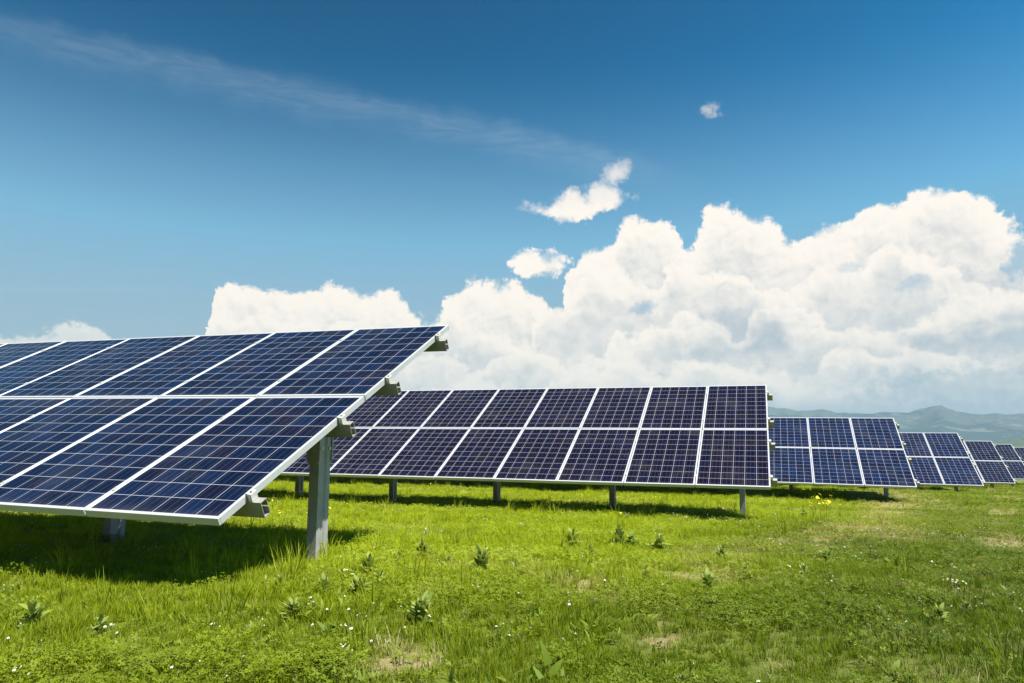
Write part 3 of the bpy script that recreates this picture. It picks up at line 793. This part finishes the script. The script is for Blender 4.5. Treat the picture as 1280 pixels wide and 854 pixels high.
alpha = t.n('ShaderNodeMapRange', {'Value': S, 'From Min': -.10, 'From Max': soft}, interpolation_type='SMOOTHSTEP').outputs[0]
alpha = t.m('MULTIPLY', t.m('MULTIPLY', alpha, HOLE), t.m('SUBTRACT', 1, t.m('MULTIPLY', t.step(el, 17, 23), .45)))
big = t.noise(t.vm('MULTIPLY', P2, (.5,1.15,1)), .25, 3, .5, '2D', .4)
# billows standing in front of one another: every one bright along its own crown, greyer towards its foot
n_lo = t.noise(P2, .30, 2, .5, '2D'); n_md = t.noise(P2, .8, 5, .55, '2D', .3); n_mu = t.noise(t.vm('ADD', P2, (.22,.38,0)), .8, 5, .55, '2D', .3)
shade = t.m('SUBTRACT', .99, t.m('MULTIPLY', t.step(S, .3, 4.0), t.m('ADD', .12, t.m('MULTIPLY', n_lo, .55))))
for k, (sc_, sh_, amp_, sf_, st_) in enumerate(((.78,2.6,2.6,.50,.8),(.57,-3.4,2.8,.65,.85),(.36,1.7,2.8,.8,.85))):
    Hk = puffs(t.vm('ADD', P2, (17.3*(k+1), 5.1*(k+1), 0)))[0]
    xk = t.m('ADD', azw, sh_)
    dk = t.m('SUBTRACT', t.m('MULTIPLY', t.m('MAXIMUM', curve(xk, CA, -100, 80), curve(xk, CB, -100, 80)), sc_), elw)
    dk = t.m('ADD', dk, t.m('ADD', t.m('MULTIPLY', t.m('SUBTRACT', Hk, .56), amp_), t.m('MULTIPLY', t.m('SUBTRACT', n_lo, .5), 2.4)))
    ck = t.n('ShaderNodeMapRange', {'Value': dk, 'From Min': -.1, 'From Max': sf_}, interpolation_type='SMOOTHSTEP').outputs[0]
    vk = t.m('SUBTRACT', .99, t.m('MULTIPLY', t.step(dk, .25, 3.2), t.m('ADD', .16, t.m('MULTIPLY', n_md, .62))))
    shade = t.n('ShaderNodeMix', {0: t.m('MULTIPLY', ck, st_), 2: shade, 3: vk}).outputs[0]
shade = t.m('ADD', shade, t.m('MULTIPLY', t.m('SUBTRACT', n_md, n_mu), .55))
GRAY = None                                                    # where the bank is thickest its base goes grey
for cx, cy, a_, b_ in ((-2.2,7.6,6.5,2.0),(10.5,7.6,7.5,2.2),(13.5,10.3,3.2,1.2),(4.5,5.6,6,1.6),(-24.5,5.4,5,1.3)):
    dx = t.m('DIVIDE', t.m('SUBTRACT', azw, cx), a_); dy = t.m('DIVIDE', t.m('SUBTRACT', elw, cy), b_)
    q = t.m('SUBTRACT', 1, t.step(t.m('ADD', t.m('MULTIPLY', dx, dx), t.m('MULTIPLY', dy, dy)), 0, 1.6))
    GRAY = q if GRAY is None else t.m('MAXIMUM', GRAY, q)
shade = t.m('SUBTRACT', shade, t.m('MULTIPLY', t.m('MULTIPLY', t.step(F, .3, 2.0), GRAY), t.m('ADD', .10, t.m('MULTIPLY', t.step(big, .35, .65), .26))))
shade = t.step(shade, -.05, 1.02)
K = 1/BG/2**EXPO                                               # so that 1 is the photograph's white
cl_col = t.mix(shade, (.50*K,.57*K,.63*K), (1.13*K,1.03*K,.92*K))
# thin veil low down, cirrus streaks, a faint contrail
CI = [(-100,24),(-70,25.6),(-57.83,25.81),(-47.98,26.03),(-40.51,25.78),(-32.99,25.29),(-23.04,24.24),(-16.32,22.65),(-11.04,21.46),(-6.59,19.9),(5,15),(80,0)]
ce = t.m('SUBTRACT', t.m('ADD', el, t.m('MULTIPLY', t.m('SUBTRACT', t.noise(P2, .35, 4, .55, '2D'), .5), 1.6)), curve(az, CI, -100, 80))
core = t.m('MULTIPLY', t.step(ce, -2.8, .2), t.m('SUBTRACT', 1, t.step(ce, .0, 1.4)))
stre = t.noise(t.vm('MULTIPLY', P2, (.22,1.7,1)), 1.3, 7, .65, '2D', .8)
along = t.m('MULTIPLY', t.step(az, -72, -50), t.m('SUBTRACT', 1, t.step(az, -13, -5)))
cirrus = t.m('MULTIPLY', t.m('MULTIPLY', core, along), t.m('ADD', .07, t.m('MULTIPLY', t.step(stre, .25, .8), .10)))
ctr = t.m('MULTIPLY', t.m('SUBTRACT', 1, t.step(t.m('ABSOLUTE', t.m('SUBTRACT', el, t.m('ADD', 10.58, t.m('MULTIPLY', t.m('ADD', az, 44.2), .105)))), .05, .22)), t.m('SUBTRACT', 1, t.step(az, -50, -43)))
cirrus = t.m('MAXIMUM', cirrus, t.m('MULTIPLY', ctr, .07))
veil = t.m('SUBTRACT', 1, t.step(el, -.5, 29.5))
# deepen the blue of the high sky (lens vignetting worked into its gradient)
nrm = t.vm('MINIMUM', t.vm('DIVIDE', sky.outputs[0], (.951, 1.593, 2.94)), (2.0, 1.80, 1.60))
gm_ = t.n('ShaderNodeGamma', {'Color': nrm, 'Gamma': 3.05}).outputs[0]
base = t.mix(1.0, gm_, (.0030*K,.072*K,.190*K), 'MULTIPLY')
base = t.mix(t.m('MULTIPLY', t.step(el, 34, 62), .6), base, (0,0,0))        # unseen zenith darkened to weaken the sky fill in the shade
base = t.mix(t.m('MULTIPLY', veil, .98), base, (.42*K,.535*K,.59*K))
base = t.mix(cirrus, base, (.62*K,.74*K,.82*K))
fade = t.m('MULTIPLY', alpha, t.step(el, -.5, 3.5))
final = t.mix(t.m('MULTIPLY', fade, .97), base, cl_col)
t.t.links.new(final, bg.inputs['Color'])
W.cycles.sampling_method = 'MANUAL'; W.cycles.sample_map_resolution = 512

sd = bpy.data.lights.new('sun', 'SUN'); sd.energy = 5.0; sd.angle = R(.53); sd.color = (1, .965, .90)
so = bpy.data.objects.new('sun', sd); COL.objects.link(so)
so.rotation_euler = (-SUN).to_track_quat('-Z', 'Y').to_euler(); so.location = SUN*60

# ------------------------------------------------------------------ camera and render settings
cd = bpy.data.cameras.new('camera'); cam = bpy.data.objects.new('camera', cd); COL.objects.link(cam)
cd.sensor_width = 36; cd.lens = 36*FPX/1280; cd.clip_start = .05; cd.clip_end = 60000
cam.matrix_world = Matrix(((CR[0],CU[0],-CF[0],0),(CR[1],CU[1],-CF[1],0),(CR[2],CU[2],-CF[2],CAMZ),(0,0,0,1)))
SC.camera = cam
vs = SC.view_settings; vs.view_transform = 'Standard'; vs.look = 'None'; vs.exposure = EXPO; vs.gamma = 1; vs.use_curve_mapping = False
cy = SC.cycles
cy.max_bounces = 5; cy.diffuse_bounces = 2; cy.glossy_bounces = 3; cy.transmission_bounces = 3; cy.volume_bounces = 1; cy.transparent_max_bounces = 4
cy.use_denoising = True; cy.sample_clamp_indirect = 8
